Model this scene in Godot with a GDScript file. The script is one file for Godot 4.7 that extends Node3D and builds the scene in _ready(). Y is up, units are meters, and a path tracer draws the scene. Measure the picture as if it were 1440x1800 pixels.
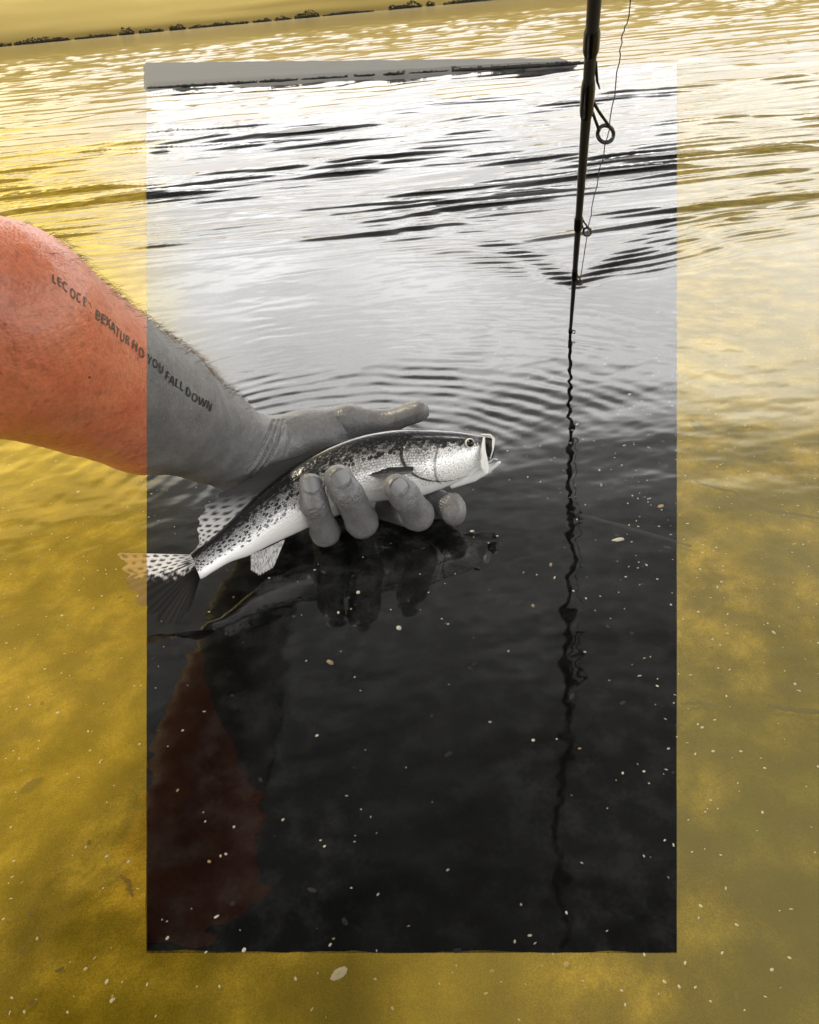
extends Node3D
# A bare, tattooed forearm comes in from the left and holds a spotted fish just above shallow water; a fishing rod dips into the water on the right.

const SKIN_CUT_N := Vector3(-0.94625, 0.24057, 0.21620)   # across the forearm: tanned towards the elbow, painted inset grey towards the hand
const SKIN_CUT_P := Vector3(-0.1753, 0.1408, -0.5234)
const BED_Y := -0.15
var soft := FastNoiseLite.new()
var fine := FastNoiseLite.new()
var rng := RandomNumberGenerator.new()
var skin: Array = []          # bones of the hand and forearm: [a, radius a, b, radius b, blend]


class Buf:
	var v := PackedVector3Array()
	var n := PackedVector3Array()
	var uv := PackedVector2Array()
	var c := PackedColorArray()
	var i := PackedInt32Array()

	func point(p: Vector3, normal: Vector3, color := Color.WHITE, at := Vector2.ZERO) -> int:
		v.append(p); n.append(normal); c.append(color); uv.append(at)
		return v.size() - 1

	func tri(a: int, b: int, d: int) -> void:
		if (v[b] - v[a]).cross(v[d] - v[a]).dot(n[a] + n[b] + n[d]) > 0.0:
			i.append(a); i.append(d); i.append(b)
		else:
			i.append(a); i.append(b); i.append(d)

	func quad(a: int, b: int, d: int, e: int) -> void:
		tri(a, b, d); tri(a, d, e)

	func mesh() -> ArrayMesh:
		var arr := []
		arr.resize(Mesh.ARRAY_MAX)
		arr[Mesh.ARRAY_VERTEX] = v; arr[Mesh.ARRAY_NORMAL] = n; arr[Mesh.ARRAY_TEX_UV] = uv; arr[Mesh.ARRAY_COLOR] = c; arr[Mesh.ARRAY_INDEX] = i
		var m := ArrayMesh.new()
		m.add_surface_from_arrays(Mesh.PRIMITIVE_TRIANGLES, arr)
		return m

	func tube(pts: Array, radii: Array, sides: int, color := Color.WHITE) -> void:
		var first := v.size()
		var side := Vector3.ZERO
		for k in pts.size():
			var along: Vector3 = (pts[mini(k + 1, pts.size() - 1)] - pts[maxi(k - 1, 0)]).normalized()
			if side == Vector3.ZERO:
				side = along.cross(Vector3(0.3, 0.9, 0.2)).normalized()
			side = (side - along * side.dot(along)).normalized()
			var other := along.cross(side)
			for s in sides:
				var a := TAU * s / sides
				var out := side * cos(a) + other * sin(a)
				point(pts[k] + out * radii[k], out, color, Vector2(float(s) / sides, k))
		for k in pts.size() - 1:
			for s in sides:
				var t := (s + 1) % sides
				quad(first + k * sides + s, first + k * sides + t, first + (k + 1) * sides + t, first + (k + 1) * sides + s)
		for k in [0, pts.size() - 1]:
			var way: Vector3 = (pts[0] - pts[1]).normalized() if k == 0 else (pts[k] - pts[k - 1]).normalized()
			var hub := point(pts[k] + way * radii[k] * 0.4, way, color)
			for s in sides:
				tri(hub, first + k * sides + s, first + k * sides + (s + 1) % sides)

	func ring(centre: Vector3, normal: Vector3, major: float, minor: float, color := Color.WHITE) -> void:
		var x := normal.cross(Vector3.UP).normalized()
		var y := normal.cross(x)
		var first := v.size()
		for a in 28:
			var out := x * cos(TAU * a / 28) + y * sin(TAU * a / 28)
			for b in 10:
				var nn := out * cos(TAU * b / 10) + normal * sin(TAU * b / 10)
				point(centre + out * major + nn * minor, nn, color)
		for a in 28:
			for b in 10:
				var a2 := (a + 1) % 28
				var b2 := (b + 1) % 10
				quad(first + a * 10 + b, first + a * 10 + b2, first + a2 * 10 + b2, first + a2 * 10 + b)


func mat(color: Color, rough := 0.7, metal := 0.0) -> StandardMaterial3D:
	var m := StandardMaterial3D.new()
	m.albedo_color = color
	m.roughness = rough
	m.metallic = metal
	return m


func vmat(rough := 0.7) -> StandardMaterial3D:
	var m := mat(Color.WHITE, rough)
	m.vertex_color_use_as_albedo = true
	return m


func put(called: String, m: Mesh, material: Material, parent: Node = self) -> MeshInstance3D:
	var o := MeshInstance3D.new()
	o.name = called
	o.mesh = m
	o.material_override = material
	parent.add_child(o, true)
	return o


func tag(o: Node, label: String, category: String, group := "", kind := "") -> void:
	if label: o.set_meta("label", label)
	if category: o.set_meta("category", category)
	if group: o.set_meta("group", group)
	if kind: o.set_meta("kind", kind)


func thing(called: String, label: String, category: String, group := "", at := Vector3.ZERO) -> Node3D:
	var o := Node3D.new()
	o.name = called
	o.position = at
	add_child(o, true)
	tag(o, label, category, group)
	return o


func noise_map(frequency: float, seed_: int, relief: bool, strength := 4.0, size := 512) -> ImageTexture:
	var f := FastNoiseLite.new()
	f.seed = seed_
	f.frequency = frequency
	f.fractal_octaves = 5
	var im := f.get_seamless_image(size, size)
	if relief:
		im.convert(Image.FORMAT_RGBA8)
		im.bump_map_to_normal_map(strength)
	return ImageTexture.create_from_image(im)


func _ready() -> void:
	rng.seed = 7
	soft.seed = 3; soft.frequency = 1.0; soft.fractal_octaves = 3
	fine.seed = 11; fine.frequency = 1.0; fine.fractal_octaves = 4
	setup_camera()
	setup_light()
	build_seabed()
	build_water()
	build_shore()
	build_person()
	build_fish()
	build_rod()
	build_bed_litter()


func setup_camera() -> void:
	var cam := Camera3D.new()
	cam.name = "camera"
	cam.fov = 65.0
	cam.near = 0.02
	cam.far = 9000.0
	cam.transform = Transform3D(Basis(Vector3(0.995562, -0.079808, 0.04987), Vector3(0.094108, 0.844284, -0.527567), Vector3(0, 0.529919, 0.848048)), Vector3(0, 0.36, 0))
	add_child(cam)


func sky_light(e: float) -> float:      # brightness by elevation in degrees: a bright cloud deck over the horizon, dark cloud overhead
	var l := lerpf(0.95, 3.1, smoothstep(6.0, 16.0, e))
	l = lerpf(l, 0.56, smoothstep(21.0, 31.0, e))
	l = lerpf(l, 0.22, smoothstep(32.0, 43.0, e))
	return lerpf(l, 0.08, smoothstep(46.0, 62.0, e))


func setup_light() -> void:
	var w := 512
	var h := 256
	var im := Image.create(w, h, false, Image.FORMAT_RGBF)
	for y in h:
		var e := 90.0 - (y + 0.5) / h * 180.0
		for x in w:
			var a := TAU * (x + 0.5) / w
			var p := Vector3(cos(a) * 2.2, e * 0.16, sin(a) * 2.2)
			var cloud := 1.0 + 0.42 * soft.get_noise_3dv(p * 0.8) + 0.18 * fine.get_noise_3dv(p * Vector3(2, 1.5, 2))
			var l := sky_light(maxf(e + 5.0 * soft.get_noise_3dv(p * 0.5 + Vector3(9, 4, 1)), 0.0)) * cloud
			var az := wrapf(rad_to_deg(a), -180.0, 180.0)                  # 0 straight ahead, negative towards the sunset on the left
			var glow := smoothstep(-13.0, -23.0, az + 4.0 * soft.get_noise_3dv(p * 0.7)) * smoothstep(-85.0, -60.0, az) * (1.0 - smoothstep(20.0, 42.0, e))
			var haze := 1.0 - smoothstep(3.0, 9.0, e)
			var tint := Color(1.0, 0.985, 0.965).lerp(Color(1.0, 0.93, 0.78), haze).lerp(Color(1.0, 0.80, 0.26), glow)
			im.set_pixel(x, y, Color(l * tint.r, l * tint.g, l * tint.b))
	var sky := PanoramaSkyMaterial.new()
	sky.panorama = ImageTexture.create_from_image(im)
	var env := Environment.new()
	env.background_mode = Environment.BG_SKY
	env.sky = Sky.new()
	env.sky.sky_material = sky
	env.tonemap_mode = Environment.TONE_MAPPER_LINEAR
	env.tonemap_exposure = 1.18
	env.sdfgi_enabled = true
	env.ssao_enabled = true
	env.ssil_enabled = true
	var we := WorldEnvironment.new()
	we.name = "world_environment"
	we.environment = env
	add_child(we)
	var sun := DirectionalLight3D.new()
	sun.name = "sun"
	sun.light_energy = 0.8
	sun.light_angular_distance = 5.0
	sun.light_color = Color(1.0, 0.95, 0.86)
	sun.shadow_enabled = true
	add_child(sun)
	sun.look_at_from_position(Vector3.ZERO, Vector3(0.47, -0.84, 0.22))


# ---------------------------------------------------------------- water and bed

func polar(first: float, ratio: float, rings: int, dense: int, behind: int) -> Array:   # [radii, angles]; angle 0 looks along -z, closed
	var radii := PackedFloat32Array()
	var r := first
	for k in rings:
		radii.append(r)
		r *= ratio if r < 4.0 else 1.0 + (ratio - 1.0) * 2.6
	var angles := PackedFloat32Array()
	for k in dense + 1:
		angles.append(deg_to_rad(lerpf(-72.0, 72.0, float(k) / dense)))
	for k in behind:
		angles.append(deg_to_rad(lerpf(72.0, 288.0, (k + 1.0) / (behind + 1.0))))
	return [radii, angles]


func wave_height(x: float, z: float, step: float) -> float:
	var r := sqrt(x * x + z * z)
	var h := 0.0
	var windy := smoothstep(1.2, 1.95, -z + 0.10 * x + 0.30 * soft.get_noise_2d(x * 0.7, z * 0.7)) if z < 0.0 else 0.25
	if windy > 0.001:
		var bend := soft.get_noise_2d(x * 0.55, z * 0.9) * 3.4
		var broken := clampf(0.50 + 1.6 * soft.get_noise_2d(x * 0.8 + 40.0, z * 2.2), 0.03, 1.3)
		var broken2 := clampf(0.50 + 1.6 * fine.get_noise_2d(x * 1.1 - 20.0, z * 3.0), 0.0, 1.3)
		var lam := 0.070
		for k in 10:
			var seen := smoothstep(2.5, 6.0, lam / step)
			if seen > 0.0 and lam < 0.09 * r:
				var turn := 0.03 + 0.13 * sin(k * 2.4)
				var ph := TAU / lam * (z * cos(turn) + x * sin(turn)) + bend * (1.0 + 0.5 * (k % 3)) + k * 1.7
				var s := 0.5 + 0.5 * sin(ph)
				h += lam * 0.062 * pow(0.085 / lam, 0.62) * seen * pow(s, 6.0) * (broken if k % 2 == 0 else broken2)
			lam *= 1.42
		h *= windy
	if r < 2.5:
		# rings that spread from the hand
		var dx := x + 0.060
		var dz := z + 0.575
		var q := sqrt(dx * dx + dz * dz)
		var wob := 0.05 * soft.get_noise_2d(x * 6.0, z * 6.0)
		var lam2 := 0.015 + 0.030 * q
		var near := exp(-pow((q - 0.25) / 0.10, 2.0)) * 0.00034 + exp(-pow((q - 0.52) / 0.17, 2.0)) * 0.00016 + exp(-pow((q - 0.11) / 0.06, 2.0)) * 0.00022
		near *= smoothstep(0.25, 0.80, -dz / maxf(q, 0.001)) * (0.30 + 1.5 * absf(soft.get_noise_2d(x * 4.0, z * 4.0 + 7.0)))
		h += near * sin(log(0.015 + 0.030 * q) / 0.030 * TAU + wob * 60.0)
		# a low swell under everything
		h += 0.0011 * soft.get_noise_2d(x * 2.4, z * 3.4 + 3.0) + 0.00028 * fine.get_noise_2d(x * 7.0, z * 10.0) + 0.00030 * soft.get_noise_2d(x * 13.0 + 5.0, z * 21.0)
		# the wake that opens behind the rod
		var px := x - 0.2707
		var pz := z + 1.150
		for arm in 2:
			var ax := 0.668 if arm == 0 else -0.234
			var az := -0.744 if arm == 0 else -0.972
			var s := px * ax + pz * az
			var t := (px * az - pz * ax) * (-1.0 if arm == 0 else 1.0)     # positive on the outer side of the arm
			if s > -0.03 and s < 0.95:
				var along := smoothstep(-0.03, 0.03, s) * exp(-s / (0.55 if arm == 0 else 0.40))
				h += 0.0022 * along * exp(-pow(t / (0.016 + 0.07 * s), 2.0)) * sin(TAU * ((0.97 * pz + 0.25 * px) if arm == 0 else (0.98 * pz - 0.20 * px)) / 0.026)
				if t > -0.05:
					var fan := smoothstep(0.03, 0.14, s) * exp(-pow((t - 0.02 - 0.16 * s) / (0.02 + 0.26 * s), 2.0))
					var lam3 := 0.026 + 0.012 * s
					h += 0.0016 * along * fan * sin(TAU * (0.96 * pz + (0.28 if arm == 0 else -0.24) * px) / lam3 + 6.0 * soft.get_noise_2d(x * 2.0, z * 2.0))
	return h


func build_water() -> void:
	var grid := polar(0.10, 1.0046, 1360, 470, 22)
	var radii: PackedFloat32Array = grid[0]
	var angles: PackedFloat32Array = grid[1]
	var na := angles.size()
	var nr := radii.size()
	var v := PackedVector3Array()
	var n := PackedVector3Array()
	var c := PackedColorArray()
	var code := PackedByteArray()
	v.resize(na * nr + 1); n.resize(na * nr + 1); c.resize(na * nr + 1); code.resize(na * nr + 1)
	# the monochrome inset, made up as grey water, its corners in metres on the ground
	var corner := [Vector2(-0.1404, -0.2140), Vector2(0.0987, -0.1914), Vector2(1.6034, -4.7034), Vector2(-2.9368, -12.4531)]
	var line_n := []
	for k in 4:
		var e: Vector2 = corner[(k + 1) % 4] - corner[k]
		line_n.append(Vector2(-e.y, e.x).normalized() * (-1.0))
	var inside_sign := 1.0 if (Vector2(0.1, -2.0) - corner[0]).dot(line_n[0]) > 0.0 else -1.0
	for k in 4:
		line_n[k] *= inside_sign
	for j in nr:
		var r := radii[j]
		var step := r * (0.0055 if r < 4.0 else 0.012)
		for k in na:
			var x := r * sin(angles[k])
			var z := -r * cos(angles[k])
			var at := j * na + k
			var h := wave_height(x, z, step) if r < 260.0 and k <= 471 else 0.0
			v[at] = Vector3(x, h, z)
			var bits := 0
			for l in 4:
				if (x - corner[l].x) * line_n[l].x + (z - corner[l].y) * line_n[l].y < 0.0:
					bits |= 1 << l
			code[at] = bits
			var tint_noise := 0.5 + 0.5 * soft.get_noise_2d(x * 0.9, z * 0.5 + 60.0)
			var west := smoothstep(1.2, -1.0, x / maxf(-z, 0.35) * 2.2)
			c[at] = Color(0.49, 0.41, 0.15).lerp(Color(0.66, 0.45, 0.022), clampf(west + 0.3 * tint_noise - 0.15, 0.0, 1.0))  # gold of the sky painted in, stronger towards the left
	var centre := na * nr
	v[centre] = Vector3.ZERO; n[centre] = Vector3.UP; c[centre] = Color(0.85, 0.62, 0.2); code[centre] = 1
	for j in nr:
		for k in na:
			var at := j * na + k
			var a := v[(j + 1) * na + k] - v[at] if j < nr - 1 else v[at] - v[at - na]
			if j > 0 and j < nr - 1: a = v[at + na] - v[at - na]
			var b := v[j * na + (k + 1) % na] - v[j * na + (k + na - 1) % na]
			n[at] = b.cross(a).normalized()
			if n[at].y < 0.0: n[at] = -n[at]
	var gold := PackedInt32Array()
	var clear := PackedInt32Array()
	var vv := Buf.new()
	vv.v = v; vv.n = n; vv.c = c
	var uvs := PackedVector2Array()
	for j in nr - 1:
		for k in na:
			var k2 := (k + 1) % na
			var q0 := j * na + k
			var q1 := j * na + k2
			var q2 := (j + 1) * na + k2
			var q3 := (j + 1) * na + k
			var any := code[q0] | code[q1] | code[q2] | code[q3]
			var all := code[q0] & code[q1] & code[q2] & code[q3]
			if any == 0:
				clear.append(q0); clear.append(q2); clear.append(q1); clear.append(q0); clear.append(q3); clear.append(q2)
			elif all != 0:
				gold.append(q0); gold.append(q2); gold.append(q1); gold.append(q0); gold.append(q3); gold.append(q2)
			else:
				for t in [[q0, q2, q1], [q0, q3, q2]]:
					split_triangle(vv, t, corner, line_n, clear, gold)
	for k in na:
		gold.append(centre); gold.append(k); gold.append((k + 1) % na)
	uvs.resize(vv.v.size())
	vv.uv = uvs
	# water with the gold of the reflected sky put into its colour
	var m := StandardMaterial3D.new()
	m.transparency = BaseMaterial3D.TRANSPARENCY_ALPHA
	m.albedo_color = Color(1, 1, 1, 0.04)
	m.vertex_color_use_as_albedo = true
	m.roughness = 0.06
	m.metallic = 0.31  # tinted metal stands in for a golden sky in the reflections
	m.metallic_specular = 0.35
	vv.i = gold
	tag(put("water", vv.mesh(), m), "shallow water tinted with the gold of the sky, reaching to the horizon", "", "", "structure")
	# water greyed to stand for the monochrome inset
	var g := StandardMaterial3D.new()
	g.transparency = BaseMaterial3D.TRANSPARENCY_ALPHA
	g.albedo_color = Color(0.17, 0.175, 0.175, 0.10)
	g.roughness = 0.03
	g.metallic_specular = 0.47
	vv.i = clear
	tag(put("inset_water", vv.mesh(), g), "water greyed to stand for the monochrome inset round the fish and rod", "", "", "structure")


func split_triangle(b: Buf, t: Array, corner: Array, line_n: Array, inside: PackedInt32Array, outside: PackedInt32Array) -> void:
	var poly: Array = t
	for l in 4:
		var kept := []
		var cut := []
		for k in poly.size():
			var p: int = poly[k]
			var q: int = poly[(k + 1) % poly.size()]
			var dp: float = (b.v[p].x - corner[l].x) * line_n[l].x + (b.v[p].z - corner[l].y) * line_n[l].y
			var dq: float = (b.v[q].x - corner[l].x) * line_n[l].x + (b.v[q].z - corner[l].y) * line_n[l].y
			if dp >= 0.0: kept.append(p)
			else: cut.append(p)
			if (dp >= 0.0) != (dq >= 0.0):
				var f := dp / (dp - dq)
				var m := b.v.size()
				b.v.append(b.v[p].lerp(b.v[q], f)); b.n.append(b.n[p].lerp(b.n[q], f).normalized()); b.c.append(b.c[p].lerp(b.c[q], f))
				kept.append(m)
				cut.append(m)
		for k in range(1, cut.size() - 1):
			outside.append(cut[0]); outside.append(cut[k]); outside.append(cut[k + 1])
		poly = kept
		if poly.size() < 3:
			return
	for k in range(1, poly.size() - 1):
		inside.append(poly[0]); inside.append(poly[k]); inside.append(poly[k + 1])


func build_seabed() -> void:
	var grid := polar(0.05, 1.022, 390, 260, 24)
	var radii: PackedFloat32Array = grid[0]
	var angles: PackedFloat32Array = grid[1]
	var na := angles.size()
	var b := Buf.new()
	var code := PackedByteArray()
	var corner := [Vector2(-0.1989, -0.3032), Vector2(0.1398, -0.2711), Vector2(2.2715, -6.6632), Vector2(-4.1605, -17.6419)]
	var line_n := []
	for k in 4:
		var e: Vector2 = corner[(k + 1) % 4] - corner[k]
		line_n.append(Vector2(e.y, -e.x).normalized())
	if (Vector2(0.1, -2.0) - corner[0]).dot(line_n[0]) < 0.0:
		for k in 4: line_n[k] *= -1.0
	for r in radii:
		for a in angles:
			var x := r * sin(a)
			var z := -r * cos(a)
			var bits := 0
			for l in 4:
				if (x - corner[l].x) * line_n[l].x + (z - corner[l].y) * line_n[l].y < 0.0: bits |= 1 << l
			code.append(bits)
			var y := BED_Y
			if r < 6.0:
				y += 0.006 * soft.get_noise_2d(x * 5.0, z * 5.0) + 0.0035 * fine.get_noise_2d(x * 22.0, z * 22.0)
			var algae := smoothstep(0.02, 0.45, soft.get_noise_2d(x * 3.1 + 5.0, z * 3.1) + 0.35 * fine.get_noise_2d(x * 14.0, z * 14.0))
			var grown := smoothstep(0.02, 0.22, x) * smoothstep(-0.62, -0.36, z + 0.10 * soft.get_noise_2d(x * 8.0, z * 8.0))   # green growth at the near right, with the fading sky reflection painted in
			algae = clampf(algae * 0.42 + grown * (0.55 + 0.5 * fine.get_noise_2d(x * 18.0, z * 18.0)), 0.0, 1.0)
			var col := Color(0.42, 0.275, 0.030).lerp(Color(0.055, 0.065, 0.003), algae)
			b.point(Vector3(x, y, z), Vector3.UP, col)
	for j in radii.size():
		for k in na:
			if j > 0 and j < radii.size() - 1:
				var at := j * na + k
				var up := (b.v[j * na + (k + 1) % na] - b.v[j * na + (k + na - 1) % na]).cross(b.v[at + na] - b.v[at - na]).normalized()
				b.n[at] = up if up.y > 0.0 else -up
	var gold := PackedInt32Array()
	var dark := PackedInt32Array()
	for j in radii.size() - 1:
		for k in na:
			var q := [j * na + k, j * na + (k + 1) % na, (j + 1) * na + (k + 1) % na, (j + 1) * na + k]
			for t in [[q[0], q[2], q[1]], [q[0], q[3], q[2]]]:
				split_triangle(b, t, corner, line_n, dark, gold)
	b.uv.resize(b.v.size())
	var sand := vmat(0.9)
	sand.specular_mode = BaseMaterial3D.SPECULAR_DISABLED
	sand.albedo_texture = sand_map()
	sand.uv1_triplanar = true
	sand.uv1_world_triplanar = true
	sand.uv1_scale = Vector3(1.6, 1.6, 1.6)
	sand.normal_enabled = true
	sand.normal_texture = noise_map(0.06, 6, true, 6.0)
	b.i = gold
	tag(put("seabed", b.mesh(), sand), "golden sandy bed under the shallow water", "", "", "structure")
	var inset_bed_mat := mat(Color(0.14, 0.147, 0.145), 0.9)  # dark grey of the monochrome inset put into the bed colour
	inset_bed_mat.specular_mode = BaseMaterial3D.SPECULAR_DISABLED
	inset_bed_mat.albedo_texture = inset_bed_map()
	inset_bed_mat.uv1_triplanar = true
	inset_bed_mat.uv1_world_triplanar = true
	inset_bed_mat.uv1_scale = Vector3(2.2, 2.2, 2.2)
	inset_bed_mat.normal_enabled = true
	inset_bed_mat.normal_texture = sand.normal_texture
	inset_bed_mat.normal_scale = 0.5
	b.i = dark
	tag(put("inset_bed", b.mesh(), inset_bed_mat), "bed darkened to grey to stand for the monochrome inset", "", "", "structure")


func sand_map() -> ImageTexture:                                # grains over soft patches
	var f := FastNoiseLite.new()
	f.seed = 51; f.frequency = 0.008; f.fractal_octaves = 6
	var im := f.get_seamless_image(1024, 1024)
	im.convert(Image.FORMAT_RGB8)
	var a := im.get_data()
	var r := RandomNumberGenerator.new()
	r.seed = 5
	for k in 1024 * 1024:
		var l := clampi(150 + (a[k * 3] - 128) * 10 / 10 + r.randi_range(-40, 40), 30, 255)
		a[k * 3] = l; a[k * 3 + 1] = l; a[k * 3 + 2] = l
	return ImageTexture.create_from_image(Image.create_from_data(1024, 1024, false, Image.FORMAT_RGB8, a))


func inset_bed_map() -> ImageTexture:
	var f := FastNoiseLite.new()
	f.seed = 21; f.frequency = 0.012; f.fractal_octaves = 6
	var im := f.get_seamless_image(1024, 1024)
	im.convert(Image.FORMAT_RGB8)
	var g := FastNoiseLite.new()
	g.seed = 22; g.frequency = 0.09; g.fractal_octaves = 3
	var im2 := g.get_seamless_image(1024, 1024)
	var a := im.get_data()
	var b2 := im2.get_data()
	for k in 1024 * 1024:
		var s := smoothstep(0.30, 0.85, a[k * 3] / 255.0 * 0.8 + b2[k] / 255.0 * 0.30)
		var l := int(255.0 * (0.16 + 0.62 * s))
		a[k * 3] = l; a[k * 3 + 1] = l; a[k * 3 + 2] = l
	return ImageTexture.create_from_image(Image.create_from_data(1024, 1024, false, Image.FORMAT_RGB8, a))


# ---------------------------------------------------------------- far shore

func build_shore() -> void:
	# opaque bank added to stand for the mustard low sky behind the shore
	var b := Buf.new()
	var nx := 220
	var ny := 26
	for s in 2:
		for y in ny + 1:
			for x in nx + 1:
				var a := deg_to_rad(lerpf(-80.0, 80.0, float(x) / nx))
				var f := float(y) / ny
				var top := 235.0 + 36.0 * soft.get_noise_1d(a * 4.0) + 14.0 * fine.get_noise_1d(a * 17.0)
				var lump := 14.0 * soft.get_noise_2d(a * 2.0, f * 2.0) + 4.0 * fine.get_noise_2d(a * 3.0, f * 7.0)
				var bulge := sin(PI * clampf(f * 0.55 + 0.3, 0.0, 1.0)) * 240.0
				var r := 3600.0 + (-bulge - lump if s == 0 else bulge + lump)
				if y == ny: r = 3600.0
				b.point(Vector3(r * sin(a), -20.0 + f * top, -r * cos(a)), Vector3(-sin(a), 0.2, cos(a)) * (1.0 if s == 0 else -1.0), Color.WHITE)
	var m := nx + 1
	for s in 2:
		var o := s * m * (ny + 1)
		for y in ny:
			for x in nx:
				b.quad(o + y * m + x, o + y * m + x + 1, o + (y + 1) * m + x + 1, o + (y + 1) * m + x)
	for k in b.v.size():
		var o := 0 if k < m * (ny + 1) else m * (ny + 1)
		var x := (k - o) % m
		var y := (k - o) / m
		if x > 0 and x < nx and y > 0 and y < ny:
			var nn := (b.v[k + 1] - b.v[k - 1]).cross(b.v[k + m] - b.v[k - m]).normalized()
			b.n[k] = nn if nn.dot(b.n[k]) > 0.0 else -nn
	var cm := mat(Color(0.80, 0.715, 0.44), 1.0)  # mustard of the evening sky put into the mesh colour
	cm.specular_mode = BaseMaterial3D.SPECULAR_DISABLED
	tag(put("low_sky_bank", b.mesh(), cm), "mustard bank added to stand for the low sky along the horizon", "", "", "structure")
	# wooded islets along the far shore: [azimuth from, azimuth to, height of the trees], in degrees and metres at 700 m
	var islets := [[-30.5, -20.4, 3.0], [-20.2, -17.2, 2.6], [-16.9, -14.6, 2.2], [-14.4, -13.6, 4.2], [-13.3, -11.9, 2.4], [-11.5, -10.6, 3.4], [-10.4, -6.9, 2.1], [-6.6, -5.5, 2.0], [-5.3, -4.3, 2.0], [-4.1, -2.6, 3.6], [-2.4, 0.7, 1.3], [1.6, 3.6, 3.8], [3.9, 4.4, 3.2], [4.9, 10.0, 2.3], [10.2, 16.0, 1.6]]
	var where := ["long low dark wooded shore at the far left of the horizon", "dark wooded strip just right of the long far shore", "short low wooded strip before the first tall trees on the horizon", "tallest clump of trees on the left half of the horizon",
		"thin strip of scrub right of the tallest tree clump", "single pointed clump of trees standing alone on the horizon", "long thin line of scrub in the middle of the horizon", "small scrubby islet left of a matching smaller islet", "smaller scrubby islet between its neighbour and a tree clump",
		"round topped tree clump above the black water line", "bare thin sandbar on the horizon", "broad tree clump at the right end of the sandbar", "tiny lone bush beside the broad tree clump", "long dark shore that leaves the frame at the top", "faint low shore at the right behind the fishing rod"]
	var green := vmat(0.9)
	var land_m := mat(Color(0.13, 0.11, 0.07), 0.95)
	for k in islets.size():
		var a0: float = deg_to_rad(islets[k][0])
		var a1: float = deg_to_rad(islets[k][1])
		var hi: float = islets[k][2] * 1.45
		var R := 700.0
		var mid := (a0 + a1) * 0.5
		var t := thing("wooded_islet", where[k], "islet", "wooded islets on the horizon", Vector3(R * sin(mid), 0, -R * cos(mid)))
		var land := Buf.new()
		var pts := []
		var rad := []
		var steps := maxi(4, int((a1 - a0) * R / 5.0))
		for s in steps + 1:
			var a := lerpf(a0, a1, float(s) / steps)
			pts.append(Vector3(R * sin(a), 0.0, -R * cos(a)) - t.position)
			rad.append((0.8 + 0.9 * sin(PI * s / steps)) * (0.9 + 0.5 * fine.get_noise_1d(a * 90.0)))
		land.tube(pts, rad, 8)
		put("land", land.mesh(), land_m, t)
		var crown := Buf.new()
		var count := int((a1 - a0) * R * hi * 3.6)
		for s in count:
			var f := rng.randf()
			var a := lerpf(a0, a1, f)
			var low_line := 0.75 if k < 2 or k == 13 else 0.35
			var tall := hi * (low_line + (1.0 - low_line) * clampf(0.5 + 1.1 * fine.get_noise_1d(a * 60.0 + k * 9.0), 0.0, 1.0)) * pow(sin(PI * clampf(f, 0.02, 0.98)), 0.35)
			var p := Vector3(R * sin(a), rng.randf() * tall, -R * cos(a)) - t.position + Vector3(0, 0, rng.randf_range(-3, 3))
			var side := Vector3(rng.randfn(), rng.randfn(), rng.randfn()).normalized()
			var up := side.cross(Vector3(rng.randfn(), rng.randfn(), rng.randfn())).normalized()
			var size := rng.randf_range(0.4, 0.9)
			var tone := Color(0.020, 0.020, 0.009) * rng.randf_range(0.6, 1.4)
			var nn := side.cross(up)
			var q := [crown.point(p - side * size, nn, tone), crown.point(p + up * size * 0.6, nn, tone), crown.point(p + side * size, nn, tone), crown.point(p - up * size * 0.6, nn, tone)]
			crown.quad(q[0], q[1], q[2], q[3])
		put("crown", crown.mesh(), green, t)
	# a low grey slab added to stand for the sky strip of the inset
	var flat := Buf.new()
	var front := [Vector3(-1.68, 0, -6.70), Vector3(1.2257, 0, -5.1156)]
	var rear := [Vector3(-3.05, 0, -12.55), Vector3(1.2900, 0, -5.2300)]
	for y in 31:
		for x in 61:
			var p: Vector3 = front[0].lerp(front[1], x / 60.0).lerp(rear[0].lerp(rear[1], x / 60.0), y / 30.0)
			var rim := minf(minf(x, 60 - x) / 2.0, minf(y, 30 - y) / 1.5)
			p.y = lerpf(-0.03, 0.034, clampf(rim, 0.0, 1.0)) + 0.006 * fine.get_noise_2d(p.x * 3.0, p.z * 3.0)
			flat.point(p, Vector3.UP)
	for y in 30:
		for x in 60:
			flat.quad(y * 61 + x, y * 61 + x + 1, (y + 1) * 61 + x + 1, (y + 1) * 61 + x)
	smooth_normals(flat)
	tag(put("sky_strip_slab", flat.mesh(), mat(Color(0.37, 0.375, 0.38), 0.85)), "grey slab standing for the inset sky behind the row of dark strips", "", "", "structure")
	# a thin dark line added to stand for the horizon of the inset
	var ends := [Vector3(-1.600, 0, -6.66), Vector3(1.2257, 0, -5.1156)]
	var spans := [[0.0, 0.30, 1.0], [0.305, 0.40, 0.9], [0.41, 0.52, 0.6], [0.535, 0.58, 0.6], [0.60, 0.645, 0.9], [0.655, 0.735, 0.5], [0.745, 1.0, 1.25]]
	var tell := ["long added strip for the inset horizon, leftmost of the row", "added horizon strip with a tufted mound at its end", "thin straight added horizon strip in the middle of the row", "short sparse added horizon strip between two longer ones", "short added tufted mound in the horizon row", "faint thin added horizon strip right of the short mound", "thickest added horizon strip, ending at the fishing rod"]
	var wm := mat(Color(0.10, 0.10, 0.10), 0.85)
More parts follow.
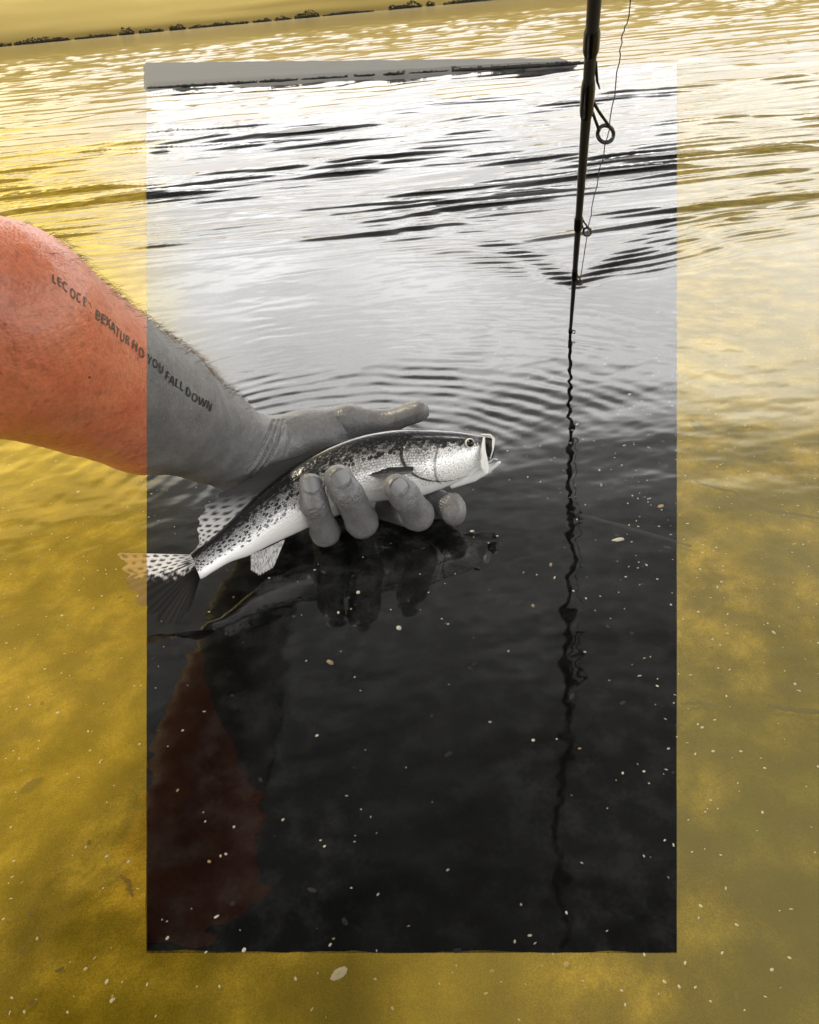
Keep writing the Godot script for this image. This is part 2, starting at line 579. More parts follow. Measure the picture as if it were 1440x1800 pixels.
	for k in spans.size():
		var p0: Vector3 = ends[0].lerp(ends[1], spans[k][0])
		var p1: Vector3 = ends[0].lerp(ends[1], spans[k][1])
		var t := thing("horizon_strip", tell[k], "seaweed", "dark strips standing for the inset horizon", (p0 + p1) * 0.5)
		var w := Buf.new()
		var pts := []
		var rad := []
		var steps := maxi(8, int(p0.distance_to(p1) / 0.03))
		for s in steps + 1:
			var f := float(s) / steps
			pts.append(p0.lerp(p1, f) - t.position + Vector3(0, 0.018, 0.02 * fine.get_noise_1d(f * 20.0 + k)))
			rad.append(spans[k][2] * (0.004 + 0.0065 * sqrt(sin(PI * clampf(f, 0.01, 0.99))) * (0.75 + 0.7 * fine.get_noise_1d(f * 30.0 * p0.distance_to(p1) + k * 5.0))))
		w.tube(pts, rad, 8)
		put("mat", w.mesh(), wm, t)
		var f2 := Buf.new()
		for s in steps * 3:
			var f := rng.randf()
			var tuft := 0.5 + 1.2 * clampf(fine.get_noise_1d(f * 9.0 + k * 3.0), 0.0, 1.0)
			var p := p0.lerp(p1, f) - t.position + Vector3(0, 0.018, rng.randf_range(-0.03, 0.03))
			f2.tube([p, p + Vector3(rng.randf_range(-0.012, 0.012), 0.010 * tuft * spans[k][2], 0.0), p + Vector3(rng.randf_range(-0.02, 0.02), 0.016 * tuft * spans[k][2], 0.0)], [0.003, 0.0025, 0.001], 4)
		tag(put("strip_tufts", f2.mesh(), wm, t), "", "", "", "stuff")


# ---------------------------------------------------------------- the person

func capsule(p: Vector3, s: Array) -> float:
	var ab: Vector3 = s[2] - s[0]
	var t := clampf((p - s[0]).dot(ab) / ab.length_squared(), 0.0, 1.0)
	return (p - s[0] - ab * t).length() - lerpf(s[1], s[3], t)


func field(p: Vector3, bones: Array) -> float:
	var d := 1.0
	for s in bones:
		var e := capsule(p, s)
		var k: float = s[4]
		var h := maxf(k - absf(d - e), 0.0) / k
		d = minf(d, e) - h * h * k * 0.25
	return d


func slope(p: Vector3, bones: Array) -> Vector3:
	var e := 0.0008
	return Vector3(field(p + Vector3(e, 0, 0), bones) - field(p - Vector3(e, 0, 0), bones), field(p + Vector3(0, e, 0), bones) - field(p - Vector3(0, e, 0), bones), field(p + Vector3(0, 0, e), bones) - field(p - Vector3(0, 0, e), bones)).normalized()


func onto_skin(p: Vector3, bones: Array, lift := 0.0) -> Vector3:
	for k in 5:
		p -= slope(p, bones) * (field(p, bones) - lift)
	return p


func nets(bones: Array, cell: float) -> Buf:      # surface nets over the smooth union of the bones
	var lo := Vector3.INF
	var hi := -Vector3.INF
	for s in bones:
		for k in [0, 2]:
			lo = lo.min(s[k] - Vector3.ONE * (s[k + 1] + 5.0 * cell))
			hi = hi.max(s[k] + Vector3.ONE * (s[k + 1] + 5.0 * cell))
	var nx := int((hi.x - lo.x) / cell) + 2
	var ny := int((hi.y - lo.y) / cell) + 2
	var nz := int((hi.z - lo.z) / cell) + 2
	var f := PackedFloat32Array()
	f.resize(nx * ny * nz)
	f.fill(1.0)
	for s in bones:
		var a: Vector3 = s[0]
		var b: Vector3 = s[2]
		var ra: float = s[1]
		var rb: float = s[3]
		var k: float = s[4]
		var m := maxf(k, 3.0 * cell) + cell
		var l0 := ((a - Vector3.ONE * (ra + m)).min(b - Vector3.ONE * (rb + m)) - lo) / cell
		var l1 := ((a + Vector3.ONE * (ra + m)).max(b + Vector3.ONE * (rb + m)) - lo) / cell
		var ab := b - a
		var inv := 1.0 / maxf(ab.length_squared(), 1e-12)
		for z in range(maxi(0, int(l0.z)), mini(nz, int(l1.z) + 2)):
			for y in range(maxi(0, int(l0.y)), mini(ny, int(l1.y) + 2)):
				var at := (z * ny + y) * nx
				for x in range(maxi(0, int(l0.x)), mini(nx, int(l1.x) + 2)):
					var p := lo + Vector3(x, y, z) * cell - a
					var t := clampf(p.dot(ab) * inv, 0.0, 1.0)
					var e := (p - ab * t).length() - ra - (rb - ra) * t
					var d := f[at + x]
					var h := maxf(k - absf(d - e), 0.0) / k
					f[at + x] = minf(d, e) - h * h * k * 0.25
	var out := Buf.new()
	var own := {}
	var lim := 1.8 * cell
	var steps := [1, nx, nx * ny]
	for z in nz - 1:
		for y in ny - 1:
			var row := (z * ny + y) * nx
			for x in nx - 1:
				var at := row + x
				if absf(f[at]) > lim: continue
				var c := [f[at], f[at + 1], f[at + nx], f[at + nx + 1], f[at + nx * ny], f[at + nx * ny + 1], f[at + nx * ny + nx], f[at + nx * ny + nx + 1]]
				var mask := 0
				for k in 8:
					if c[k] < 0.0: mask |= 1 << k
				if mask == 0 or mask == 255: continue
				var sum := Vector3.ZERO
				var cnt := 0
				for e in [[0, 1], [2, 3], [4, 5], [6, 7], [0, 2], [1, 3], [4, 6], [5, 7], [0, 4], [1, 5], [2, 6], [3, 7]]:
					var ca: float = c[e[0]]
					var cb: float = c[e[1]]
					if (ca < 0.0) != (cb < 0.0):
						var t := ca / (ca - cb)
						sum += Vector3(e[0] & 1, (e[0] >> 1) & 1, e[0] >> 2).lerp(Vector3(e[1] & 1, (e[1] >> 1) & 1, e[1] >> 2), t)
						cnt += 1
				var g := Vector3(c[1] + c[3] + c[5] + c[7] - c[0] - c[2] - c[4] - c[6], c[2] + c[3] + c[6] + c[7] - c[0] - c[1] - c[4] - c[5], c[4] + c[5] + c[6] + c[7] - c[0] - c[1] - c[2] - c[3])
				own[at] = out.point(lo + (Vector3(x, y, z) + sum / cnt) * cell, g.normalized())
	for at: int in own:
		for ax in 3:
			if (f[at] < 0.0) == (f[at + steps[ax]] < 0.0): continue
			var u: int = steps[(ax + 1) % 3]
			var w: int = steps[(ax + 2) % 3]
			if own.has(at - u) and own.has(at - w) and own.has(at - u - w):
				out.quad(own[at], own[at - u], own[at - u - w], own[at - w])
	return out


func cut(b: Buf, p0: Vector3, nn: Vector3, near_color: Callable, far_color: Callable) -> Buf:   # b with its triangles split along a plane, each side in its own colour
	var out := Buf.new()
	for t in range(0, b.i.size(), 3):
		for side in 2:
			var poly := []
			for k in 3:
				var p := b.i[t + k]
				var q := b.i[t + (k + 1) % 3]
				var dp := (b.v[p] - p0).dot(nn) * (1.0 if side == 0 else -1.0)
				var dq := (b.v[q] - p0).dot(nn) * (1.0 if side == 0 else -1.0)
				if dp >= 0.0: poly.append([b.v[p], b.n[p], b.c[p], b.uv[p]])
				if (dp >= 0.0) != (dq >= 0.0):
					var f := dp / (dp - dq)
					poly.append([b.v[p].lerp(b.v[q], f), b.n[p].lerp(b.n[q], f).normalized(), b.c[p].lerp(b.c[q], f), b.uv[p].lerp(b.uv[q], f)])
			if poly.size() < 3: continue
			var ids := []
			for c in poly:
				ids.append(out.point(c[0], c[1], (near_color if side == 0 else far_color).call(c[0], c[2]), c[3]))
			for k in range(1, ids.size() - 1):
				out.tri(ids[0], ids[k], ids[k + 1])
	return out


func tanned(p: Vector3, _was: Color) -> Color:
	var m := 0.5 + 0.5 * soft.get_noise_3dv(p * 26.0)
	var s := fine.get_noise_3dv(p * 150.0)
	var freckle := smoothstep(0.30, 0.46, fine.get_noise_3dv(p * 330.0 + Vector3(3, 1, 7)))
	return Color(0.78, 0.285, 0.150).lerp(Color(0.66, 0.175, 0.080), m) * (1.0 + 0.16 * s) * (1.0 - 0.30 * freckle)


func greyed(p: Vector3, _was: Color) -> Color:
	var m := 0.5 + 0.5 * soft.get_noise_3dv(p * 40.0)
	var s := fine.get_noise_3dv(p * 220.0)
	var g := lerpf(0.145, 0.245, m) * (1.0 + 0.12 * s)
	return Color(g * 0.985, g, g * 1.02)


func build_person() -> void:
	var shoulder := Vector3(-0.400, 0.43, -0.05)
	var elbow := Vector3(-0.2850, 0.3050, -0.355)
	var f0 := Vector3(-0.2090, 0.2319, -0.4270)
	var f1 := Vector3(-0.1753, 0.1408, -0.5234)
	var f2 := Vector3(-0.1497, 0.0898, -0.5741)
	var wrist := Vector3(-0.1304, 0.0617, -0.5919)
	var ball := Vector3(-0.0791, 0.0548, -0.6229)
	var thumb := [Vector3(-0.0438, 0.0636, -0.6284), Vector3(-0.0112, 0.0623, -0.6241), Vector3(0.0156, 0.0735, -0.6169)]
	var palm := Vector3(-0.0954, 0.0262, -0.6169)
	var knuckle := [Vector3(-0.0771, 0.0098, -0.5929), Vector3(-0.0534, 0.0042, -0.5947), Vector3(-0.0289, 0.0022, -0.5935), Vector3(-0.0042, 0.0049, -0.5893)]
	skin = [
		[shoulder, 0.060, elbow, 0.046, 0.03], [elbow, 0.046, f0, 0.0545, 0.03], [f0, 0.0555, f1, 0.0465, 0.01], [f1, 0.0465, f2, 0.0365, 0.01], [f2, 0.0365, wrist, 0.0300, 0.01],
		[wrist, 0.0285, ball, 0.0225, 0.015], [wrist + Vector3(0, -0.004, 0.004), 0.0265, palm, 0.024, 0.015], [ball, 0.0225, thumb[0], 0.0150, 0.012],
		[thumb[0], 0.0148, thumb[1], 0.0098, 0.005], [thumb[1], 0.0100, thumb[2], 0.0092, 0.005],
		[palm, 0.022, knuckle[0], 0.0135, 0.012], [palm, 0.020, knuckle[1], 0.0135, 0.012], [palm, 0.018, knuckle[2], 0.0135, 0.012], [ball, 0.017, knuckle[3], 0.0130, 0.012], [ball, 0.017, palm, 0.022, 0.01],
	]
	var finger := [
		[knuckle[0], 0.0125, Vector3(-0.0677, 0.0155, -0.5335), 0.0112, Vector3(-0.0713, 0.0469, -0.5236), 0.0104, Vector3(-0.0725, 0.0614, -0.5291), 0.0096],
		[knuckle[1], 0.0130, Vector3(-0.0380, 0.0224, -0.5319), 0.0127, Vector3(-0.0449, 0.0537, -0.5243), 0.0116, Vector3(-0.0503, 0.0659, -0.5273), 0.0108],
		[knuckle[2], 0.0130, Vector3(0.0065, 0.0211, -0.5370), 0.0125, Vector3(-0.0023, 0.0447, -0.5282), 0.0115, Vector3(-0.0082, 0.0522, -0.5293), 0.0106],
		[knuckle[3], 0.0125, Vector3(0.0220, 0.0130, -0.5640), 0.0120, Vector3(0.0335, 0.0190, -0.5480), 0.0108, Vector3(0.0352, 0.0160, -0.5420), 0.0098],
	]
	for g in finger:
		for k in [0, 2, 4]:
			skin.append([g[k], g[k + 1], g[k + 2], g[k + 3], 0.0035])
	var b := nets(skin, 0.0027)
	var spots := [[Vector3(-0.107, 0.076, -0.578), 0.036], [Vector3(-0.050, 0.068, -0.614), 0.016]]
	for g in finger:
		spots.append([g[4], 0.016]); spots.append([g[6], 0.015]); spots.append([g[2], 0.013])
	for k in 2:
		refine(b, spots)
	# creases of the wrist and thumb, pressed into the skin
	var creases := [
		[Vector3(-0.1028, 0.0852, -0.6005), Vector3(-0.1081, 0.0819, -0.5701), Vector3(-0.1243, 0.0637, -0.5535), 0.0017], [Vector3(-0.0995, 0.0836, -0.6031), Vector3(-0.1034, 0.0804, -0.5791), Vector3(-0.1204, 0.0602, -0.5563), 0.0018],
		[Vector3(-0.0962, 0.0822, -0.6052), Vector3(-0.0989, 0.0773, -0.5843), Vector3(-0.1148, 0.0604, -0.5594), 0.0017], [Vector3(-0.0930, 0.0801, -0.6014), Vector3(-0.0922, 0.0729, -0.5896), Vector3(-0.0949, 0.0628, -0.5796), 0.0010],
		[Vector3(-0.0535, 0.0734, -0.6168), Vector3(-0.0493, 0.0682, -0.6134), Vector3(-0.0470, 0.0631, -0.6125), 0.0014],
	]
	var paths := []
	for c in creases:
		var pts := []
		for k in 2:
			for j in 14:
				var q: Vector3 = c[k]
				pts.append(onto_skin(q.lerp(c[k + 1], j / 14.0), skin))
		paths.append([pts, c[3], 0.0000022])
	var out_of := Vector3(0.10, 0.50, 0.86)                     # the way the backs of the fingers face
	for k in 4:
		var g: Array = finger[k]
		for j in 2:                                             # folds over the two finger joints
			var joint: Vector3 = g[4 - 2 * j]
			var along: Vector3 = (g[6 - 2 * j] - g[2 - 2 * j]).normalized()
			var dir := (out_of - along * out_of.dot(along)).normalized()
			var wide := along.cross(dir)
			for off in [-0.0026, 0.0, 0.0024]:
				var pts := []
				for n in 11:
					var a: float = (n - 5) * 0.21
					pts.append(onto_skin(joint + along * (off + 0.0006 * sin(n * 1.3 + off * 900.0)) + (dir * cos(a) + wide * sin(a)) * g[5 - 2 * j], skin))
				paths.append([pts, 0.0007 if off != 0.0 else 0.0010, 0.0000007])
		if k < 3:                                               # the fold round the nail
			var along: Vector3 = (g[6] - g[4]).normalized()
			var dir := Vector3(0.22, 0.50, 0.83)
			dir = (dir - along * dir.dot(along)).normalized()
			var wide := along.cross(dir)
			var pts := []
			for n in 22:
				var w := -0.25 * PI + 1.5 * PI * n / 21.0 - PI * 0.5 - 0.25 * PI + PI * 0.25
				var a := 0.74 * cos(w)
				pts.append(onto_skin(g[6] + along * (0.0016 + 0.0070 * sin(w)) + (dir * cos(a) + wide * sin(a)) * g[7], skin))
			paths.append([pts, 0.0011, 0.0000009])
	for c in paths:
		var mid := Vector3.ZERO
		for q in c[0]: mid += q
		mid /= c[0].size()
		var far := 0.0
		for q in c[0]: far = maxf(far, mid.distance_to(q))
		c.append(mid)
		c.append(pow(far + 0.005, 2.0))
	for k in b.v.size():
		var p := b.v[k]
		var deep := 0.0
		if p.x > -0.15 and p.y < 0.1:
			for c in paths:
				if p.distance_squared_to(c[3]) > c[4]: continue
				for q in c[0]:
					var d2: float = p.distance_squared_to(q)
					if d2 < 0.00002: deep = maxf(deep, c[1] * exp(-d2 / c[2]))
		var lumps := 0.0007 * soft.get_noise_3dv(p * 42.0) + 0.0004 * fine.get_noise_3dv(p * 75.0)
		b.v[k] = p - b.n[k] * (deep + lumps)
	smooth_normals(b)
	var body := cut(b, SKIN_CUT_P, SKIN_CUT_N, tanned, greyed)
	var t := thing("person", "person's bare tattooed forearm and hand holding the spotted fish", "person")
	var sm := vmat(0.37)
	sm.albedo_texture = noise_lift(0.05, 31)
	sm.uv1_triplanar = true
	sm.uv1_scale = Vector3(10, 10, 10)
	sm.normal_enabled = true
	sm.normal_scale = 0.38
	sm.normal_texture = noise_map(0.09, 32, true, 5.0)
	sm.subsurf_scatter_enabled = true
	sm.subsurf_scatter_strength = 0.12
	put("body", body.mesh(), sm, t)
	# unseen sleeve and torso, the sleeve added past the elbow to darken the reflection
	var cloth := nets([[elbow.lerp(shoulder, 0.15), 0.085, shoulder, 0.095, 0.02], [shoulder, 0.08, Vector3(-0.22, 0.47, 0.10), 0.10, 0.05], [Vector3(-0.22, 0.45, 0.12), 0.13, Vector3(0.08, 0.46, 0.14), 0.13, 0.08], [Vector3(-0.10, 0.40, 0.16), 0.15, Vector3(-0.07, 0.0, 0.20), 0.15, 0.1]], 0.012)
	var hem := []
	var hem_r := []
	for k in 9:
		hem.append(f0.lerp(elbow, lerpf(0.45, 1.0, k / 8.0)))
		hem_r.append(0.060 + 0.003 * sin(k * 1.9) if k > 0 else 0.0605)
	for k in 6:
		hem.append(elbow.lerp(shoulder, (k + 1) / 6.0))
		hem_r.append(0.075 + 0.002 * sin(k * 2.3))
	cloth.tube(hem, hem_r, 28)
	put("unseen_shirt", cloth.mesh(), mat(Color(0.20, 0.19, 0.17), 0.9), t)
	# nails on the three fingertips
	var nail_m := mat(Color(0.49, 0.50, 0.51), 0.34)
	for k in 3:
		var g: Array = finger[k]
		var along: Vector3 = (g[6] - g[4]).normalized()
		var out := Vector3(0.22, 0.50, 0.83)
		out = (out - along * out.dot(along)).normalized()
		var wide := along.cross(out).normalized()
		var nb := Buf.new()
		for y in 11:
			for x in 11:
				var a := (x / 10.0 - 0.5) * 1.30
				var l := (y / 10.0 - 0.5) * 2.0
				var narrow := pow(maxf(1.0 - pow(absf(l), 3.0), 0.0), 0.4)
				a *= maxf(narrow, 0.12)
				var dir := out * cos(a) + wide * sin(a)
				var base: Vector3 = g[6] + along * (l * 0.0058 + 0.0016)
				nb.point(base + dir * (g[7] * (1.0 - 0.10 * maxf(l, 0.0) * maxf(l, 0.0)) + 0.0006 * (1.0 - l * l)), dir)
		for y in 10:
			for x in 10:
				nb.quad(y * 11 + x, y * 11 + x + 1, y * 11 + x + 12, y * 11 + x + 11)
		put("fingernail", nb.mesh(), nail_m, t)
	# the line of lettering tattooed along the forearm
	var tm := TextMesh.new()
	tm.text = "LEC OC BO BEXATUR HO YOU FALL DOWN"
	tm.font_size = 48
	tm.depth = 0.0
	tm.pixel_size = 0.01
	var font := SystemFont.new()
	font.font_names = ["Droid Sans"]
	font.font_weight = 800
	tm.font = font
	var arr := tm.get_mesh_arrays()
	var tv: PackedVector3Array = arr[Mesh.ARRAY_VERTEX]
	var ti: PackedInt32Array = arr[Mesh.ARRAY_INDEX]
	var x0 := INF
	var x1 := -INF
	var y0 := INF
	var y1 := -INF
	for p in tv:
		x0 = minf(x0, p.x); x1 = maxf(x1, p.x); y0 = minf(y0, p.y); y1 = maxf(y1, p.y)
	var trace := [Vector3(-0.1645, 0.2612, -0.4054), Vector3(-0.1537, 0.2415, -0.4144), Vector3(-0.1480, 0.2124, -0.4438), Vector3(-0.1399, 0.1775, -0.4743), Vector3(-0.1284, 0.1395, -0.5099)]
	var ink := Buf.new()
	var done := {}
	for k in tv.size():
		var f := (tv[k].x - x0) / (x1 - x0)
		var g := (tv[k].y - y0) / (y1 - y0)
		var at := mini(int(f * 4.0), 3)
		var base := onto_skin(trace[at].lerp(trace[at + 1], f * 4.0 - at), skin)
		var nn := slope(base, skin)
		var up := nn.cross((trace[4] - trace[0]).normalized())
		if up.y < 0.0: up = -up
		var p := onto_skin(base + up * (g - 0.5) * 0.0056 + up * (0.0006 * sin(f * 40.0) + 0.0004 * fine.get_noise_1d(k * 3.7)), skin, 0.0005)
		var tone := Color(0.10, 0.075, 0.05).lerp(Color(0.012, 0.012, 0.012), smoothstep(0.55, 0.62, f))
		ink.point(p, slope(p, skin), tone)
	for k in range(0, ti.size(), 3):
		ink.tri(ti[k], ti[k + 1], ti[k + 2])
	put("tattoo", ink.mesh(), vmat(0.7), t)
	# fine hair along the arm
	var hair := Buf.new()
	for k in 1500:
		var f := rng.randf()
		var a := f0.lerp(f1, f * 2.0) if f < 0.5 else f1.lerp(f2, f * 2.0 - 1.0)
		var dir := Vector3(rng.randf_range(-0.2, 0.9), rng.randf_range(0.35, 1.0), rng.randf_range(-0.75, 0.15)).normalized()
		var root := onto_skin(a + dir * 0.05, skin)
		var nn := slope(root, skin)
		var lie := ((f2 - f0).normalized() + Vector3(rng.randfn(), rng.randfn(), rng.randfn()) * 0.25).normalized()
		var l := rng.randf_range(0.004, 0.009)
		hair.tube([root - nn * 0.0004, root + nn * l * 0.30 + lie * l * 0.4, root + nn * l * 0.38 + lie * l], [0.00011, 0.00009, 0.00003], 3)
	tag(put("arm_hair", hair.mesh(), mat(Color(0.34, 0.25, 0.15), 0.6), t), "", "", "", "stuff")
	var mole := Buf.new()
	var mp := onto_skin(Vector3(-0.1610, 0.2093, -0.4042), skin)
	mole.tube([mp - slope(mp, skin) * 0.0006, mp + slope(mp, skin) * 0.0003], [0.0009, 0.0007], 10)
	put("mole", mole.mesh(), mat(Color(0.42, 0.20, 0.15), 0.6), t)


func noise_lift(frequency: float, seed_: int) -> ImageTexture:   # a pale grain, 0.8 to 1
	var f := FastNoiseLite.new()
	f.seed = seed_; f.frequency = frequency; f.fractal_octaves = 5
	var im := f.get_seamless_image(512, 512)
	im.convert(Image.FORMAT_RGB8)
	var d := im.get_data()
	for k in d.size():
		d[k] = 205 + d[k] / 5
	return ImageTexture.create_from_image(Image.create_from_data(512, 512, false, Image.FORMAT_RGB8, d))


func refine(b: Buf, spots: Array) -> void:                       # each triangle near one of the places becomes four
	var near := PackedByteArray()
	near.resize(b.v.size())
	for s in spots:
		var centre: Vector3 = s[0]
		var reach: float = s[1] * s[1]
		for k in b.v.size():
			if b.v[k].distance_squared_to(centre) < reach: near[k] = 1
	var mid := {}
	var half := func(p: int, q: int) -> int:
		var key := mini(p, q) * 4194304 + maxi(p, q)
		if not mid.has(key):
			mid[key] = b.point((b.v[p] + b.v[q]) * 0.5, (b.n[p] + b.n[q]).normalized())
		return mid[key]
	var src := b.i
	b.i = PackedInt32Array()
	for t in range(0, src.size(), 3):
		var p := src[t]
		var q := src[t + 1]
		var r := src[t + 2]
		if near[p] == 0:
			b.i.append(p); b.i.append(q); b.i.append(r)
			continue
		var pq: int = half.call(p, q)
		var qr: int = half.call(q, r)
		var rp: int = half.call(r, p)
		b.tri(p, pq, rp); b.tri(pq, q, qr); b.tri(rp, qr, r); b.tri(pq, qr, rp)


func smooth_normals(b: Buf) -> void:
	var old := b.n.duplicate()
	for k in b.n.size(): b.n[k] = Vector3.ZERO
	for t in range(0, b.i.size(), 3):
		var p := b.i[t]
		var q := b.i[t + 1]
		var r := b.i[t + 2]
		var fn := (b.v[r] - b.v[p]).cross(b.v[q] - b.v[p])
		b.n[p] += fn; b.n[q] += fn; b.n[r] += fn
	for k in b.n.size():
		b.n[k] = b.n[k].normalized()
		if b.n[k].dot(old[k]) < 0.0: b.n[k] = -b.n[k]


# ---------------------------------------------------------------- the fish

func fish_skin() -> ImageTexture:
	var w := 1024
	var h := 512
	var d := PackedByteArray()
	d.resize(w * h * 3)
	var lum := PackedFloat32Array()
	lum.resize(w * h)
	for y in h:
		var a := (y + 0.5) / h
		var t := 2.0 * a if a < 0.5 else 2.0 - 2.0 * a        # 0 on the back, 1 on the belly
		for x in w:
			var u := (x + 0.5) / w
			var blotch := fine.get_noise_2d(x * 0.045, y * 0.07)
			var grit := fine.get_noise_2d(x * 0.16 + 300.0, y * 0.21)
			var edge := t + 0.10 * blotch
			var l := lerpf(0.020, 0.66, smoothstep(0.27, 0.45, edge))
			l = lerpf(l, 0.90, smoothstep(0.40, 0.58, t))
			if t < 0.62 and u > 0.20:
				l *= 0.35 + 0.65 * smoothstep(-0.14, 0.02, grit + 0.55 * (t - 0.30))
			if u > 0.26 and t > 0.10 and t < 0.85:              # scales: dark rims in a brick pattern
				var row := floorf(y / 6.5)
				var sx := fposmod((x + 3.0 * blotch) / 7.5 + 0.5 * fmod(row, 2.0), 1.0) - 0.5
				var sy := fposmod(y / 6.5, 1.0) - 0.5
				var rim := smoothstep(0.36, 0.52, sqrt(sx * sx + sy * sy))
				l *= 1.0 - rim * clampf(0.50 + 1.1 * grit, 0.1, 0.8) * (1.0 - smoothstep(0.45, 0.80, t))
			if u < 0.26:
				l = lerpf(l, lerpf(0.022, 0.90, smoothstep(0.33, 0.42, t + 0.09 * blotch + 0.05 * grit)), 1.0 - smoothstep(0.22, 0.26, u))
				if grit < -0.22 and t > 0.3 and t < 0.75: l *= 0.45
			var gill := 0.315 - 0.20 * pow(absf(t - 0.40) / 0.46, 2.0)
			if t > 0.24 and t < 0.86 and absf(u - gill - 0.004) < 0.0045: l *= 0.12
			var cheek := 0.235 - 0.03 * pow(absf(t - 0.5) / 0.3, 2.0)
			if t > 0.34 and t < 0.78 and absf(u - cheek) < 0.003 and grit > -0.15: l *= 0.3
			if u < 0.045 and t > 0.22 and t < 0.80: l = 0.03                # the gap of the open mouth
			lum[y * w + x] = l
	for k in 430:                                               # round dark spots on the upper sides
		var u := rng.randf_range(0.30, 1.0)
		var t := lerpf(0.10, 0.40 + 0.26 * smoothstep(0.3, 0.8, u), rng.randf())
		var cx := int(u * w)
		var r := rng.randf_range(2.4, 6.2)
		var hole := rng.randf() < 0.5
		for s in 2:
			var cy := int(t * 0.5 * h) if s == 0 else int((1.0 - t * 0.5) * h)
			for yy in range(-10, 11):
				for xx in range(-10, 11):
					var px := cx + xx
					var py := cy + yy
					if px < 0 or px >= w or py < 0 or py >= h: continue
					var q := sqrt(xx * xx + yy * yy * 1.2) + 1.8 * fine.get_noise_2d(px * 0.2, py * 0.2)
					if q < r:
						lum[py * w + px] = 0.020 if q > r * 0.5 or not hole else 0.075
					elif q < r + 1.6 and hole and t > 0.36: lum[py * w + px] = maxf(lum[py * w + px], 0.5)
	for k in w * h:
		var s := int(255.0 * pow(clampf(lum[k], 0.0, 1.0), 1.0 / 2.2))
		d[k * 3] = s; d[k * 3 + 1] = s; d[k * 3 + 2] = mini(255, int(s * 0.995))
	return ImageTexture.create_from_image(Image.create_from_data(w, h, false, Image.FORMAT_RGB8, d))


func sheet(base: Array, tip: Array, thick: float, across: int, down: int, shade: Callable) -> Buf:   # a fin: a ruled sheet with ridged rays, from a base line to an outer line
	var b := Buf.new()
	var pick := func(line: Array, f: float) -> Vector3:
		var s := f * (line.size() - 1)
		var k := mini(int(s), line.size() - 2)
		var p: Vector3 = line[k]
		return p.lerp(line[k + 1], s - k)
	for side in 2:
		for y in down + 1:
			for x in across + 1:
				var f := float(x) / across
				var g := float(y) / down
				var ragged := 1.0 + g * g * (0.035 * sin(f * 61.0) + 0.06 * fine.get_noise_1d(f * 23.0))
				var p: Vector3 = pick.call(base, f).lerp(pick.call(tip, f), g * ragged)
				var e: Vector3 = pick.call(base, minf(f + 0.02, 1.0)) - pick.call(base, maxf(f - 0.02, 0.0))
				var nn := e.cross(pick.call(tip, f) - pick.call(base, f)).normalized()
				if nn.z < 0.0: nn = -nn
				if side == 1: nn = -nn
				var ray := 0.5 + 0.5 * cos(f * TAU * across / 5.0)
				b.point(p + nn * thick * (0.5 + 0.7 * ray) * (1.05 - 0.7 * g), (nn + e.normalized() * 0.16 * sin(f * TAU * across / 5.0)).normalized(), shade.call(f, g), Vector2(f, g))
	var m := across + 1
	for side in 2:
		var o := side * m * (down + 1)
		for y in down:
			for x in across:
				b.quad(o + y * m + x, o + y * m + x + 1, o + (y + 1) * m + x + 1, o + (y + 1) * m + x)
	return b


